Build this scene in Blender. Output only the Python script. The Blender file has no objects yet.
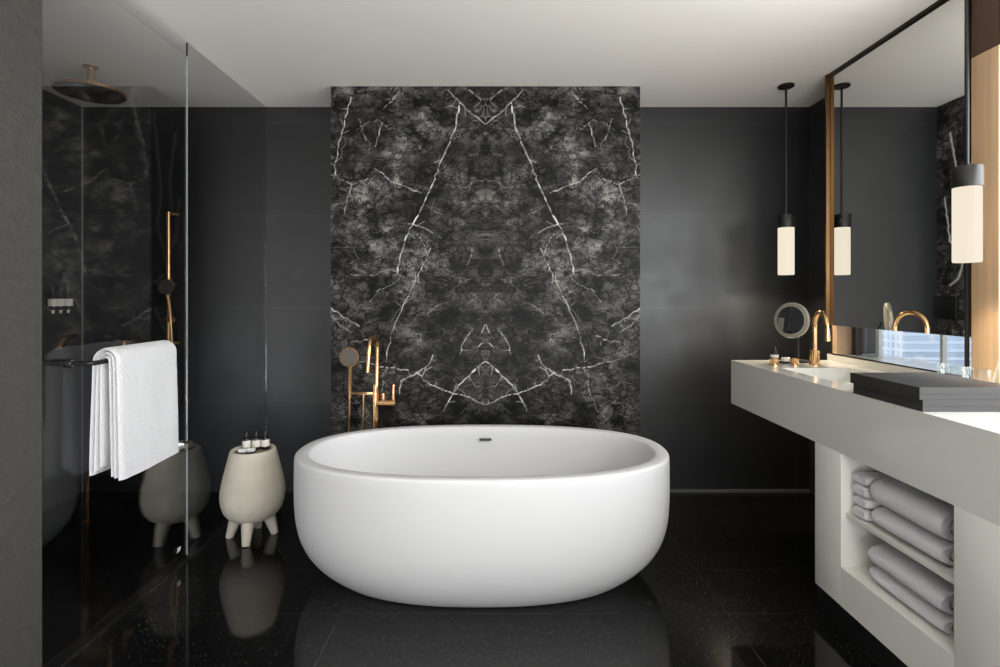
import bpy, bmesh, math, random
from mathutils import Vector, Matrix, noise
random.seed(7)
C = bpy.context.scene.collection
F, CX, CY, CZ = 523.6, 498.0, 296.0, 1.273       # measured from the photograph: focal length in px, vanishing point, eye height
H = 2.5                                           # ceiling height
def sm(v):                                        # sRGB 0..255 -> linear
    v /= 255.0
    return v/12.92 if v <= .04045 else ((v+.055)/1.055)**2.4
def rgb(r, g, b): return (sm(r), sm(g), sm(b), 1)

# ---------------------------------------------------------------- materials
def new_mat(name):
    m = bpy.data.materials.new(name); m.use_nodes = True
    nt = m.node_tree; nt.nodes.clear()
    out = nt.nodes.new('ShaderNodeOutputMaterial')
    return m, nt, out
def N(nt, typ, **kw):
    n = nt.nodes.new(typ)
    for k, v in kw.items():
        if k in n.inputs: n.inputs[k].default_value = v
        else: setattr(n, k, v)
    return n
def ramp(nt, src, stops):
    r = nt.nodes.new('ShaderNodeValToRGB')
    while len(r.color_ramp.elements) < len(stops): r.color_ramp.elements.new(.5)
    for e, (p, c) in zip(r.color_ramp.elements, stops):
        e.position = p; e.color = c if len(c) == 4 else (*c, 1)
    nt.links.new(src, r.inputs[0]); return r.outputs[0]
def g(v): return (v, v, v, 1)
def mat(name, col, rough=.5, metal=0, var=.06, nscale=8, bump=0, bscale=60, spec=.5, coat=0, sheen=0, ior=1.5, stretch=None):
    m, nt, out = new_mat(name); L = nt.links.new
    b = N(nt, 'ShaderNodeBsdfPrincipled', Roughness=rough, Metallic=metal, IOR=ior)
    b.inputs['Specular IOR Level'].default_value = spec
    b.inputs['Coat Weight'].default_value = coat
    b.inputs['Sheen Weight'].default_value = sheen
    tc = N(nt, 'ShaderNodeTexCoord'); src = tc.outputs['Object']
    if stretch:
        mp = N(nt, 'ShaderNodeMapping'); mp.inputs['Scale'].default_value = stretch
        L(src, mp.inputs[0]); src = mp.outputs[0]
    no = N(nt, 'ShaderNodeTexNoise', Scale=nscale, Detail=5.0, Roughness=.6); L(src, no.inputs['Vector'])
    lo = tuple(c*(1-var) for c in col[:3]); hi = tuple(min(1, c*(1+var)) for c in col[:3])
    L(ramp(nt, no.outputs[0], [(.3, lo), (.7, hi)]), b.inputs['Base Color'])
    if bump:
        n2 = N(nt, 'ShaderNodeTexNoise', Scale=bscale, Detail=4.0); L(src, n2.inputs['Vector'])
        bp = N(nt, 'ShaderNodeBump', Strength=bump, Distance=.01); L(n2.outputs[0], bp.inputs['Height'])
        L(bp.outputs[0], b.inputs['Normal'])
    L(b.outputs[0], out.inputs[0]); return m

def tile_mat(name, c1, c2, grout, tw, th, axes, off=(0, 0), rough=.4, mortar=.002, offset=0.0, nscale=6, bump=.1, speck=None, spec=.5, nstretch=(1, 1, 1)):
    """flat tiles laid on two world axes, e.g. axes='XZ' for a wall facing the viewer"""
    m, nt, out = new_mat(name); L = nt.links.new
    b = N(nt, 'ShaderNodeBsdfPrincipled'); b.inputs['Specular IOR Level'].default_value = spec
    geo = N(nt, 'ShaderNodeNewGeometry'); sp = N(nt, 'ShaderNodeSeparateXYZ'); L(geo.outputs['Position'], sp.inputs[0])
    cb = N(nt, 'ShaderNodeCombineXYZ')
    for i, a in enumerate(axes):
        ad = N(nt, 'ShaderNodeMath', operation='SUBTRACT'); L(sp.outputs[a], ad.inputs[0]); ad.inputs[1].default_value = off[i]
        L(ad.outputs[0], cb.inputs[i])
    br = N(nt, 'ShaderNodeTexBrick', Scale=1.0); br.offset = offset; br.squash = 1
    br.inputs['Mortar Size'].default_value = mortar; br.inputs['Mortar Smooth'].default_value = .1
    br.inputs['Brick Width'].default_value = tw; br.inputs['Row Height'].default_value = th
    br.inputs['Bias'].default_value = 0
    br.inputs['Color1'].default_value = g(.86); br.inputs['Color2'].default_value = g(1.1); br.inputs['Mortar'].default_value = g(1)
    L(cb.outputs[0], br.inputs['Vector'])
    mp = N(nt, 'ShaderNodeMapping'); mp.inputs['Scale'].default_value = nstretch; L(geo.outputs['Position'], mp.inputs[0])
    no = N(nt, 'ShaderNodeTexNoise', Scale=nscale, Detail=7.0, Roughness=.65); L(mp.outputs[0], no.inputs['Vector'])
    base = ramp(nt, no.outputs[0], [(.3, c1), (.72, c2)])
    mu = N(nt, 'ShaderNodeMix', data_type='RGBA', blend_type='MULTIPLY'); mu.inputs[0].default_value = 1
    L(base, mu.inputs[6]); L(br.outputs['Color'], mu.inputs[7]); col = mu.outputs[2]
    if speck:
        vo = N(nt, 'ShaderNodeTexVoronoi', Scale=speck[0]); L(geo.outputs['Position'], vo.inputs['Vector'])
        sc_ = N(nt, 'ShaderNodeSeparateColor'); L(vo.outputs['Color'], sc_.inputs[0])
        a = ramp(nt, vo.outputs['Distance'], [(.0, g(1)), (.16, g(1)), (.22, g(0))]); bb = ramp(nt, sc_.outputs[0], [(.70, g(0)), (1.0, g(1))])
        ml = N(nt, 'ShaderNodeMath', operation='MULTIPLY'); L(a, ml.inputs[0]); L(bb, ml.inputs[1])
        mx = N(nt, 'ShaderNodeMix', data_type='RGBA'); L(ml.outputs[0], mx.inputs[0]); L(col, mx.inputs[6]); mx.inputs[7].default_value = speck[1]
        col = mx.outputs[2]
    mg = N(nt, 'ShaderNodeMix', data_type='RGBA'); L(br.outputs['Fac'], mg.inputs[0]); L(col, mg.inputs[6]); mg.inputs[7].default_value = grout
    L(mg.outputs[2], b.inputs['Base Color'])
    rr = ramp(nt, no.outputs[0], [(.3, g(rough*1.15)), (.7, g(rough*.85))]); L(rr, b.inputs['Roughness'])
    if bump:
        n3 = N(nt, 'ShaderNodeTexNoise', Scale=nscale*9, Detail=4.0); L(mp.outputs[0], n3.inputs['Vector'])
        bp = N(nt, 'ShaderNodeBump', Strength=bump, Distance=.01); L(n3.outputs[0], bp.inputs['Height']); L(bp.outputs[0], b.inputs['Normal'])
    L(b.outputs[0], out.inputs[0]); return m

def clear_glass(name, tint=(.9, .93, .92), ior=1.5, rough=0.0):
    m, nt, out = new_mat(name); L = nt.links.new
    tr = N(nt, 'ShaderNodeBsdfTransparent'); tr.inputs[0].default_value = (*tint, 1)
    gl = N(nt, 'ShaderNodeBsdfGlossy', Roughness=rough); gl.inputs[0].default_value = g(1)
    fr = N(nt, 'ShaderNodeFresnel', IOR=ior)
    # the same Fresnel share whether the surface is met from inside or outside the pane
    ge = N(nt, 'ShaderNodeNewGeometry'); iorn = N(nt, 'ShaderNodeMapRange'); L(ge.outputs['Backfacing'], iorn.inputs[0])
    iorn.inputs[3].default_value = ior; iorn.inputs[4].default_value = 1/ior
    L(iorn.outputs[0], fr.inputs[0])
    mx = N(nt, 'ShaderNodeMixShader'); L(fr.outputs[0], mx.inputs[0]); L(tr.outputs[0], mx.inputs[1]); L(gl.outputs[0], mx.inputs[2])
    L(mx.outputs[0], out.inputs[0]); return m

def marble_mat(name, cx):
    m, nt, out = new_mat(name); L = nt.links.new
    b = N(nt, 'ShaderNodeBsdfPrincipled', Roughness=.4); b.inputs['Specular IOR Level'].default_value = .12
    geo = N(nt, 'ShaderNodeNewGeometry'); sp = N(nt, 'ShaderNodeSeparateXYZ'); L(geo.outputs['Position'], sp.inputs[0])
    s = N(nt, 'ShaderNodeMath', operation='SUBTRACT'); L(sp.outputs['X'], s.inputs[0]); s.inputs[1].default_value = cx
    a = N(nt, 'ShaderNodeMath', operation='ABSOLUTE'); L(s.outputs[0], a.inputs[0])
    cb = N(nt, 'ShaderNodeCombineXYZ'); L(a.outputs[0], cb.inputs[0]); L(sp.outputs['Y'], cb.inputs[1]); L(sp.outputs['Z'], cb.inputs[2])
    mp = N(nt, 'ShaderNodeMapping'); mp.inputs['Scale'].default_value = (1, 1, 1.35); mp.inputs['Rotation'].default_value = (0, -.35, 0)
    L(cb.outputs[0], mp.inputs[0]); V = mp.outputs[0]
    # domain warp
    wn = N(nt, 'ShaderNodeTexNoise', Scale=5.0, Detail=3.0); L(V, wn.inputs['Vector'])
    wm = N(nt, 'ShaderNodeVectorMath', operation='SCALE'); L(wn.outputs['Color'], wm.inputs[0]); wm.inputs['Scale'].default_value = .28
    wa = N(nt, 'ShaderNodeVectorMath', operation='ADD'); L(V, wa.inputs[0]); L(wm.outputs[0], wa.inputs[1]); W = wa.outputs[0]
    big = N(nt, 'ShaderNodeTexNoise', Scale=3.2, Detail=2.0); L(V, big.inputs['Vector'])
    mid = N(nt, 'ShaderNodeTexNoise', Scale=7.5, Detail=9.0, Roughness=.66, Distortion=.5); L(W, mid.inputs['Vector'])
    c_mid = ramp(nt, mid.outputs[0], [(.36, rgb(24, 24, 24)), (.47, rgb(66, 65, 63)), (.56, rgb(94, 92, 89)), (.66, rgb(128, 125, 120))])
    c_big = ramp(nt, big.outputs[0], [(.36, g(.35)), (.5, g(.85)), (.64, g(1.5))])
    # darker towards the book-match line: the stone's own mineral band
    bandn = N(nt, 'ShaderNodeMath', operation='MULTIPLY_ADD'); L(big.outputs[0], bandn.inputs[0]); bandn.inputs[1].default_value = .5; L(a.outputs[0], bandn.inputs[2])
    band = ramp(nt, bandn.outputs[0], [(.30, g(.72)), (.42, g(.45)), (.60, g(.62)), (.78, g(1.0))])
    m1 = N(nt, 'ShaderNodeMix', data_type='RGBA', blend_type='MULTIPLY'); m1.inputs[0].default_value = 1; L(c_mid, m1.inputs[6]); L(c_big, m1.inputs[7])
    m2 = N(nt, 'ShaderNodeMix', data_type='RGBA', blend_type='MULTIPLY'); m2.inputs[0].default_value = 1; L(m1.outputs[2], m2.inputs[6]); L(band, m2.inputs[7])
    col = m2.outputs[2]
    # dark crack web: thin lines where a fractal noise crosses its mean, three scales, plus angular cells
    for sc, wd, amt, rg in ((2.8, .016, .95, .55), (6.0, .022, .9, .6), (12.0, .032, .85, .62)):
        nn = N(nt, 'ShaderNodeTexNoise', Scale=sc, Detail=7.0, Roughness=rg); L(V, nn.inputs['Vector'])
        sb = N(nt, 'ShaderNodeMath', operation='SUBTRACT'); L(nn.outputs[0], sb.inputs[0]); sb.inputs[1].default_value = .5
        ab = N(nt, 'ShaderNodeMath', operation='ABSOLUTE'); L(sb.outputs[0], ab.inputs[0])
        f = ramp(nt, ab.outputs[0], [(0, g(amt)), (wd, g(0))])
        mx = N(nt, 'ShaderNodeMix', data_type='RGBA'); L(f, mx.inputs[0]); L(col, mx.inputs[6]); mx.inputs[7].default_value = rgb(9, 9, 9); col = mx.outputs[2]
    for sc, wd, amt in ((19.0, .06, .75),):
        vo = N(nt, 'ShaderNodeTexVoronoi', feature='DISTANCE_TO_EDGE', Scale=sc); L(W, vo.inputs['Vector'])
        f = ramp(nt, vo.outputs['Distance'], [(0, g(amt)), (wd, g(0))])
        mx = N(nt, 'ShaderNodeMix', data_type='RGBA'); L(f, mx.inputs[0]); L(col, mx.inputs[6]); mx.inputs[7].default_value = rgb(12, 12, 12); col = mx.outputs[2]
    # hairline pale veins
    vo = N(nt, 'ShaderNodeTexVoronoi', feature='DISTANCE_TO_EDGE', Scale=4.2); L(W, vo.inputs['Vector'])
    f = ramp(nt, vo.outputs['Distance'], [(0, g(1)), (.012, g(0))])
    gate = ramp(nt, wn.outputs[0], [(.52, g(0)), (.6, g(.55))])
    ml = N(nt, 'ShaderNodeMath', operation='MULTIPLY'); L(f, ml.inputs[0]); L(gate, ml.inputs[1])
    mx = N(nt, 'ShaderNodeMix', data_type='RGBA'); L(ml.outputs[0], mx.inputs[0]); L(col, mx.inputs[6]); mx.inputs[7].default_value = rgb(150, 146, 140); col = mx.outputs[2]
    # the large white veins, stored on the slab's own vertices
    at = N(nt, 'ShaderNodeAttribute', attribute_name='vein')
    mx = N(nt, 'ShaderNodeMix', data_type='RGBA'); L(at.outputs['Fac'], mx.inputs[0]); L(col, mx.inputs[6]); mx.inputs[7].default_value = rgb(240, 238, 232); col = mx.outputs[2]
    L(col, b.inputs['Base Color'])
    L(b.outputs[0], out.inputs[0]); return m

def emit_mat(name, col, strength):
    m, nt, out = new_mat(name); L = nt.links.new
    tc = N(nt, 'ShaderNodeTexCoord'); no = N(nt, 'ShaderNodeTexNoise', Scale=3.0); L(tc.outputs['Object'], no.inputs['Vector'])
    e = N(nt, 'ShaderNodeEmission', Strength=strength)
    L(ramp(nt, no.outputs[0], [(.3, tuple(c*.99 for c in col[:3])), (.7, col)]), e.inputs[0])
    gl = N(nt, 'ShaderNodeBsdfGlossy', Roughness=.2); ms = N(nt, 'ShaderNodeMixShader'); ms.inputs[0].default_value = .01
    L(e.outputs[0], ms.inputs[1]); L(gl.outputs[0], ms.inputs[2]); L(ms.outputs[0], out.inputs[0]); return m

M = dict(
 wall=tile_mat('dark_leathered_tile', rgb(23, 24, 26), rgb(32, 33, 35), rgb(46, 47, 49), 1.152, .6, 'XZ', (-1.526, -.005), rough=.40, mortar=.0025, nscale=4, bump=0, spec=.7),
 wallside=tile_mat('dark_leathered_side_tile', rgb(38, 38, 39), rgb(48, 48, 50), rgb(28, 28, 29), 1.2, .6, 'YZ', (.4, -.005), rough=.45, mortar=.0025, nscale=4, bump=.12),
 showerwall=tile_mat('slate_shower_tile', rgb(26, 26, 27), rgb(46, 46, 48), rgb(60, 60, 60), 1.2, .6, 'YZ', (2.2, -.005), rough=.5, mortar=.003, nscale=7, bump=.15, nstretch=(1, 1, 3)),
 pier=mat('rough_plaster_grey', rgb(73, 72, 68), .85, var=.12, nscale=40, bump=.5, bscale=170, spec=.2),
 ceil=mat('ceiling_paint', rgb(226, 222, 215), .9, var=.01, nscale=2, spec=.1),
 floor=tile_mat('black_terrazzo', rgb(13, 13, 13), rgb(18, 18, 18), rgb(50, 49, 48), 1.55, .334, 'XY', (-.63, .095), rough=.07, mortar=.0022, offset=0.0, nscale=10, bump=0, speck=(140, rgb(130, 126, 118)), spec=.5),
 bedfloor=mat('oak_floor', rgb(120, 100, 80), .5, var=.2, nscale=3, stretch=(1, 12, 1)),
 room=mat('bedroom_wall', rgb(150, 145, 138), .8, var=.03, nscale=2),
 marble=marble_mat('bookmatched_black_marble', -.073),
 tub=mat('matt_white_stone_resin', rgb(220, 220, 221), .45, var=.006, nscale=3, spec=.35),
 slot=mat('dark_slot', rgb(60, 60, 60), .4),
 lacquer=mat('off_white_solid_surface', rgb(212, 211, 204), .10, var=.012, nscale=3, spec=.45),
 cabinet=mat('off_white_cabinet_lacquer', rgb(236, 235, 228), .10, var=.012, nscale=3, spec=.5),
 niche=mat('off_white_shelf', rgb(225, 223, 215), .5, var=.015, nscale=3),
 plinth=mat('black_plinth', rgb(14, 14, 14), .5, var=.1),
 brass=mat('polished_rose_brass', rgb(238, 192, 140), .16, 1, var=.04, nscale=20),
 brass_b=mat('brushed_brass', rgb(232, 186, 134), .30, 1, var=.05, nscale=25),
 brass_s=mat('brushed_bronze', rgb(190, 140, 92), .3, 1, var=.08, nscale=30),
 frame=mat('bronze_mirror_frame', rgb(128, 96, 64), .36, 1, var=.1, nscale=30, stretch=(1, 1, .2)),
 darkframe=mat('dark_bronze', rgb(52, 42, 34), .4, .6, var=.1, nscale=20),
 mirror=mat('mirror_silver', (.93, .94, .93, 1), .0, 1, var=.0),
 chrome=mat('satin_chrome', rgb(200, 200, 198), .2, 1, var=.03, nscale=20),
 headgrey=mat('smoked_grey_metal', rgb(90, 88, 86), .35, .4, var=.1, nscale=60),
 black=mat('matt_black_metal', rgb(18, 18, 18), .4, var=.1, nscale=20),
 box=mat('charcoal_leatherette', rgb(47, 46, 45), .45, var=.05, nscale=60, spec=.5),
 darkwood=mat('dark_brown_wood', rgb(74, 52, 36), .45, var=.15, nscale=5, stretch=(9, 9, .35)),
 wood=mat('pale_oak_veneer', rgb(200, 166, 130), .5, var=.12, nscale=5, stretch=(9, 9, .35)),
 glass=clear_glass('shower_glass', (.955, .955, .95), 1.68),
 pane=clear_glass('window_glass', (.97, .98, .98), 1.5),
 clear=clear_glass('clear_glassware', (.96, .98, .98), 1.5),
 water=clear_glass('clear_glass_bottle', (.93, .96, .95), 1.5),
 towel=mat('white_terry', rgb(232, 232, 234), .95, var=.03, nscale=90, bump=.7, bscale=330, spec=.1, sheen=.3),
 stool=mat('cast_stone_beige', rgb(208, 201, 186), .7, var=.07, nscale=9, bump=.15, bscale=60, spec=.3),
 stoolrim=mat('cast_stone_dark_top', rgb(120, 112, 98), .6, var=.1, nscale=9),
 bottle=mat('dark_amber_bottle', rgb(26, 20, 16), .15, var=.1),
 label=mat('cream_paper_label', rgb(228, 224, 212), .7, var=.03, nscale=40),
 white=mat('white_card', rgb(236, 236, 232), .6, var=.02, nscale=30),
 grate=mat('speckled_stone_threshold', rgb(26, 26, 26), .35, var=.6, nscale=90, bump=.3, bscale=200),
 lamp=emit_mat('opal_lamp_glass', (1, .89, .72, 1), .92),
 conc=mat('pale_city_ground', rgb(150, 155, 160), .9, var=.2, nscale=.03),
 roof=mat('roof_surface', rgb(190, 196, 202), .8, var=.08, nscale=.2),
)
def facade(name, c_wall, c_win, w, h, mort):
    return tile_mat(name, c_win, tuple(min(1, c*1.15) for c in c_win[:3])+(1,), c_wall, w, h, 'YZ', (0, 0), rough=.4, mortar=mort, nscale=.1, bump=0)

# ---------------------------------------------------------------- mesh helpers
def link(name, bm, m, parent=None, smooth=False):
    bmesh.ops.recalc_face_normals(bm, faces=bm.faces)
    me = bpy.data.meshes.new(name); bm.to_mesh(me); bm.free()
    if smooth:
        for p in me.polygons: p.use_smooth = True
        if smooth is not True: me.set_sharp_from_angle(angle=math.radians(smooth))
    me.materials.append(M[m] if isinstance(m, str) else m)
    o = bpy.data.objects.new(name, me); C.objects.link(o)
    if parent: o.parent = parent
    return o
def struct(o): o['kind'] = 'structure'; return o
def tag(o, label, cat, group=None):
    o['label'] = label; o['category'] = cat
    if group: o['group'] = group
    return o
def thing(name, loc, label, cat, group=None, rz=0):
    o = bpy.data.objects.new(name, None); C.objects.link(o); o.location = loc; o.rotation_euler.z = rz; o.empty_display_size = .05
    return tag(o, label, cat, group)
def dup(root, loc, label, group=None, rz=None):
    r = root.copy(); C.objects.link(r); r.location = loc; r['label'] = label
    if rz is not None: r.rotation_euler.z = rz
    if group: r['group'] = group
    for ch in list(root.children):
        c = ch.copy(); C.objects.link(c); c.parent = r
        for gc in list(ch.children):
            d = gc.copy(); C.objects.link(d); d.parent = c
    return r
def box(bm, x0, x1, y0, y1, z0, z1, bev=0, seg=2):
    r = bmesh.ops.create_cube(bm, size=1)
    vs = r['verts']
    for v in vs:
        v.co = Vector((x0+(v.co.x+.5)*(x1-x0), y0+(v.co.y+.5)*(y1-y0), z0+(v.co.z+.5)*(z1-z0)))
    if bev:
        es = list({e for v in vs for e in v.link_edges})
        bmesh.ops.bevel(bm, geom=es, offset=bev, segments=seg, affect='EDGES', profile=.6)
def bx(name, dims, m, parent=None, bev=0, seg=2):
    bm = bmesh.new(); box(bm, *dims, bev, seg); return link(name, bm, m, parent, smooth=40 if bev else False)
def rings(bm, rs, close0=True, close1=True):
    """loft a list of vertex rings"""
    V = [[bm.verts.new(p) for p in r] for r in rs]; n = len(V[0])
    for a, b in zip(V, V[1:]):
        for i in range(n): bm.faces.new((a[i], a[(i+1) % n], b[(i+1) % n], b[i]))
    if close0: bm.faces.new(V[0][::-1])
    if close1: bm.faces.new(V[-1])
    return V
def lathe(bm, prof, n=32, c=(0, 0, 0)):
    rings(bm, [[(c[0]+r*math.cos(2*math.pi*i/n), c[1]+r*math.sin(2*math.pi*i/n), c[2]+z) for i in range(n)] for r, z in prof])
def tube(bm, pts, r, n=12, cap=True):
    pts = [Vector(p) for p in pts]; rs = r if isinstance(r, (list, tuple)) else [r]*len(pts)
    up = None; out = []
    for i, p in enumerate(pts):
        t = (pts[min(i+1, len(pts)-1)] - pts[max(i-1, 0)]).normalized()
        if up is None:
            up = Vector((0, 0, 1)) if abs(t.z) < .9 else Vector((1, 0, 0))
        u = (up - t*up.dot(t)).normalized(); w = t.cross(u); up = u
        out.append([p + (u*math.cos(2*math.pi*k/n) + w*math.sin(2*math.pi*k/n))*rs[i] for k in range(n)])
    rings(bm, out, cap, cap)
def tb(name, pts, r, m, parent=None, n=12):
    bm = bmesh.new(); tube(bm, pts, r, n); return link(name, bm, m, parent, smooth=50)
def lt(name, prof, m, parent=None, n=32, c=(0, 0, 0)):
    bm = bmesh.new(); lathe(bm, prof, n, c); return link(name, bm, m, parent, smooth=35)
def arc(p0, p1, up, n=14):
    """half ellipse from p0 to p1 bulging by up"""
    p0, p1, up = Vector(p0), Vector(p1), Vector(up); c = (p0+p1)/2; h = (p0-p1)/2
    return [c + h*math.cos(math.pi*i/n) + up*math.sin(math.pi*i/n) for i in range(n+1)]
def spl(pts, k=6):
    P = [Vector(p) for p in pts]; P = [P[0]*2-P[1]] + P + [P[-1]*2-P[-2]]; out = []
    for i in range(1, len(P)-2):
        for j in range(k):
            t = j/k; a, b, c, d = P[i-1:i+3]
            out.append(.5*((2*b)+(c-a)*t+(2*a-5*b+4*c-d)*t*t+(3*b-a-3*c+d)*t**3))
    return out + [P[-2]]

# ---------------------------------------------------------------- setting
YB = 3.4; XR = 2.02; XL = -2.70; XG = -1.505; XM = 1.84; Y0 = -2.6
struct(bx('floor', (XL-.12, XR+.15, Y0, YB+.1, -.1, 0), 'floor'))
struct(bx('ceiling', (XL-.1, XR+.15, Y0, YB+.1, H, H+.1), 'ceil'))
struct(bx('wall_back', (XL-.1, XR+.15, YB, YB+.12, 0, H), 'wall'))
struct(bx('wall_shower', (XL-.12, XL, 1.62, YB, 0, H), 'showerwall'))
struct(bx('wall_shower_low', (XL-.12, XL, .2, 1.62, 0, .12), 'showerwall'))
struct(bx('wall_shower_top', (XL-.12, XL, .2, 1.62, .72, H), 'showerwall'))
struct(bx('wall_left', (XG-.14, XG, Y0, 1.728, 0, H), 'pier'))
struct(bx('wall_shower_near', (XL, XG-.14, .2, .3, 0, H), 'showerwall'))
struct(bx('wall_right', (XR, XR+.13, 2.935, YB, 0, H), 'wallside'))
struct(bx('wall_right_low', (XM+.015, XR+.13, Y0, 2.935, 0, .912), 'wallside'))
struct(bx('trim_1', (XM+.005, XR+.13, .2, 2.935, .9125, .950), 'lacquer'))          # pale sill over the low wall
struct(bx('wall_right_head', (XM+.028, XR+.13, 2.06, 2.935, 2.44, H), 'wood'))
struct(bx('wall_right_top', (XM+.006, XR+.13, Y0, 1.928, 2.2, H), 'darkwood'))
struct(bx('trim_2', (XM+.006, XR+.13, 1.93, 2.043, .950, 2.2), 'wood', bev=.002))
struct(bx('trim_9', (XM+.006, XR+.13, 1.93, 2.043, 2.201, H), 'darkwood'))       # top of the column beside the mirror, darker brown than the oak below
struct(bx('trim_3', (XM+.035, 1.955, 2.895, 2.934, .950, 2.44), 'wood'))               # oak jamb at the far end of the window
struct(bx('trim_4', (1.955, 1.99, 2.86, 2.934, .950, 2.44), 'darkframe'))             # window frame
struct(bx('trim_5', (2.03, 2.05, 2.79, 2.815, .950, 2.44), 'white'))                   # window mullion
struct(bx('trim_8', (2.03, 2.05, 2.39, 2.405, .950, 2.44), 'white'))
struct(bx('window_1', (2.055, 2.063, 2.06, 2.93, .950, 2.44), 'pane'))
struct(bx('wall_right_pier', (XM+.02, XR+.13, Y0, -1.7, .912, 2.2), 'room'))
# opening in the wall behind the viewer towards the bedroom window
struct(bx('wall_rear_left', (XG, -1.35, Y0, Y0+.12, 0, H), 'room'))
struct(bx('wall_rear_right', (1.7, XM, Y0, Y0+.12, 0, H), 'room'))
struct(bx('wall_rear_top', (-1.35, 1.7, Y0, Y0+.12, 2.3, H), 'room'))
struct(bx('wall_rear_low', (-1.35, 1.7, Y0, Y0+.12, 0, .25), 'room'))
# pale joint where the back wall meets the floor, pale strip in the shower corner
struct(bx('baseboard_back', (.85, XR, YB-.008, YB, 0, .018), mat('satin_grey_bead', rgb(88, 89, 92), .4)))
struct(bx('trim_7', (XL, XL+.007, YB-.007, YB, 0, H), mat('shower_corner_strip', rgb(120, 120, 118), .35)))

# bookmatched marble slab
def marble():
    mx0, mx1, my = -.977, .831, 3.063; cxp = -.073
    Z = lambda v: [((x/1.8515+320-487)/171.0, 1.273-(y/1.8515+70-296)/171.0) for x, y in v]
    raw = [
     ([(262,60),(255,100),(240,140),(222,180),(205,225),(180,275),(160,315),(150,350),(145,380)], .0048, .85),
     ([(208,330),(190,370),(170,410),(155,440),(140,475),(130,510),(125,540)], .0035, .7),
     ([(60,50),(45,110),(35,150),(28,200)], .0045, .7),
     ([(22,440),(45,458),(75,474)], .005, .8), ([(22,455),(40,475),(60,486)], .003, .5),
     ([(100,545),(120,550),(140,551),(168,556)], .0045, .85),
     ([(60,505),(85,500),(105,492)], .003, .6),
     ([(183,558),(195,575),(215,585),(235,594),(250,600),(280,606),(308,620)], .0045, .85),
     ([(308,540),(290,555),(270,573),(250,598),(240,615),(232,632)], .0055, .9),
     ([(150,600),(153,575),(160,572),(185,560),(205,545),(212,528)], .004, .7),
     ([(180,560),(192,567),(198,550)], .008, .9),
     ([(262,528),(268,505),(280,488),(287,478)], .005, .6),
     ([(302,486),(306,478),(308,472)], .008, .9), ([(296,512),(302,506),(308,504)], .004, .8),
     ([(280,572),(290,585),(308,590)], .003, .5), ([(280,572),(284,556),(300,548)], .003, .5),
     ([(103,182),(120,192),(135,207),(160,215),(190,228)], .004, .65),
     ([(45,275),(52,250),(62,212),(85,205),(105,195)], .003, .5),
     ([(62,212),(45,205),(28,190)], .003, .4),
     ([(120,72),(140,52),(150,40)], .0035, .6), ([(85,100),(110,92),(130,110),(140,108)], .003, .4),
     ([(105,142),(112,120),(118,100)], .0035, .6), ([(75,90),(88,130)], .003, .4),
     ([(165,285),(182,288),(195,292),(212,302)], .004, .7), ([(215,300),(228,312)], .003, .4),
     ([(275,362),(283,345),(285,325)], .0035, .6),
     ([(308,100),(290,85),(272,72),(262,60),(240,38)], .0045, .6), ([(278,36),(298,52),(308,54)], .003, .5),
     ([(225,70),(245,66),(262,72)], .003, .5), ([(200,340),(196,325),(180,300)], .003, .45),
     ([(95,430),(108,410),(135,398),(150,385)], .003, .35), ([(30,520),(60,535),(100,545)], .003, .4),
     ([(120,560),(118,590),(105,625),(85,650)], .003, .45), ([(230,268),(215,262),(200,250)], .003, .4),
     ([(140,370),(120,372),(100,380),(60,378)], .003, .3), ([(240,430),(215,440),(200,452)], .003, .3),
    ]
    segs = []
    rnd = random.Random(3)
    for pts, w, a in raw:
        P = Z(pts); Q = []
        for p, q in zip(P, P[1:]):                      # break each run into a jittery line
            L = math.hypot(q[0]-p[0], q[1]-p[1]); n = max(1, int(L/.022))
            for i in range(n):
                t = i/n; j = .0065 if i else 0
                Q.append((p[0]+(q[0]-p[0])*t+rnd.uniform(-j, j), p[1]+(q[1]-p[1])*t+rnd.uniform(-j, j)))
        Q.append(P[-1])
        for i, (p, q) in enumerate(zip(Q, Q[1:])):
            segs.append((p, q, w*rnd.uniform(.22, .68), a*rnd.uniform(.3, 1.35)))
            if rnd.random() < .2:                      # short side hairs
                an = rnd.uniform(0, 6.28); l = rnd.uniform(.02, .06)
                segs.append((p, (p[0]+math.cos(an)*l, p[1]+math.sin(an)*l), w*.4, a*.4))
    st = .0044; nx = int((mx1-mx0)/st); nz = int(H/st)
    cell = .04; grid = {}
    for s in segs:
        for i in range(int((min(s[0][0], s[1][0])-.02)//cell), int((max(s[0][0], s[1][0])+.02)//cell)+1):
            for k in range(int((min(s[0][1], s[1][1])-.02)//cell), int((max(s[0][1], s[1][1])+.02)//cell)+1):
                grid.setdefault((i, k), []).append(s)
    def val(x, z):
        x = -abs(x-cxp); best = 0
        for (p, q, w, a) in grid.get((int(x//cell), int(z//cell)), ()):
            dx, dz = q[0]-p[0], q[1]-p[1]; L2 = dx*dx+dz*dz or 1e-9
            t = max(0, min(1, ((x-p[0])*dx+(z-p[1])*dz)/L2)); d = math.hypot(x-p[0]-dx*t, z-p[1]-dz*t)
            v = a*max(0, min(1, 1.35-d/w))
            if v > best: best = v
        return best
    verts = []; vals = []; faces = []
    for k in range(nz+1):
        z = H*k/nz
        for i in range(nx+1):
            x = mx0+(mx1-mx0)*i/nx; verts.append((x, my, z)); vals.append(val(x, z))
    for k in range(nz):
        for i in range(nx):
            a = k*(nx+1)+i; faces.append((a, a+1, a+nx+2, a+nx+1))
    b0 = len(verts)
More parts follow.
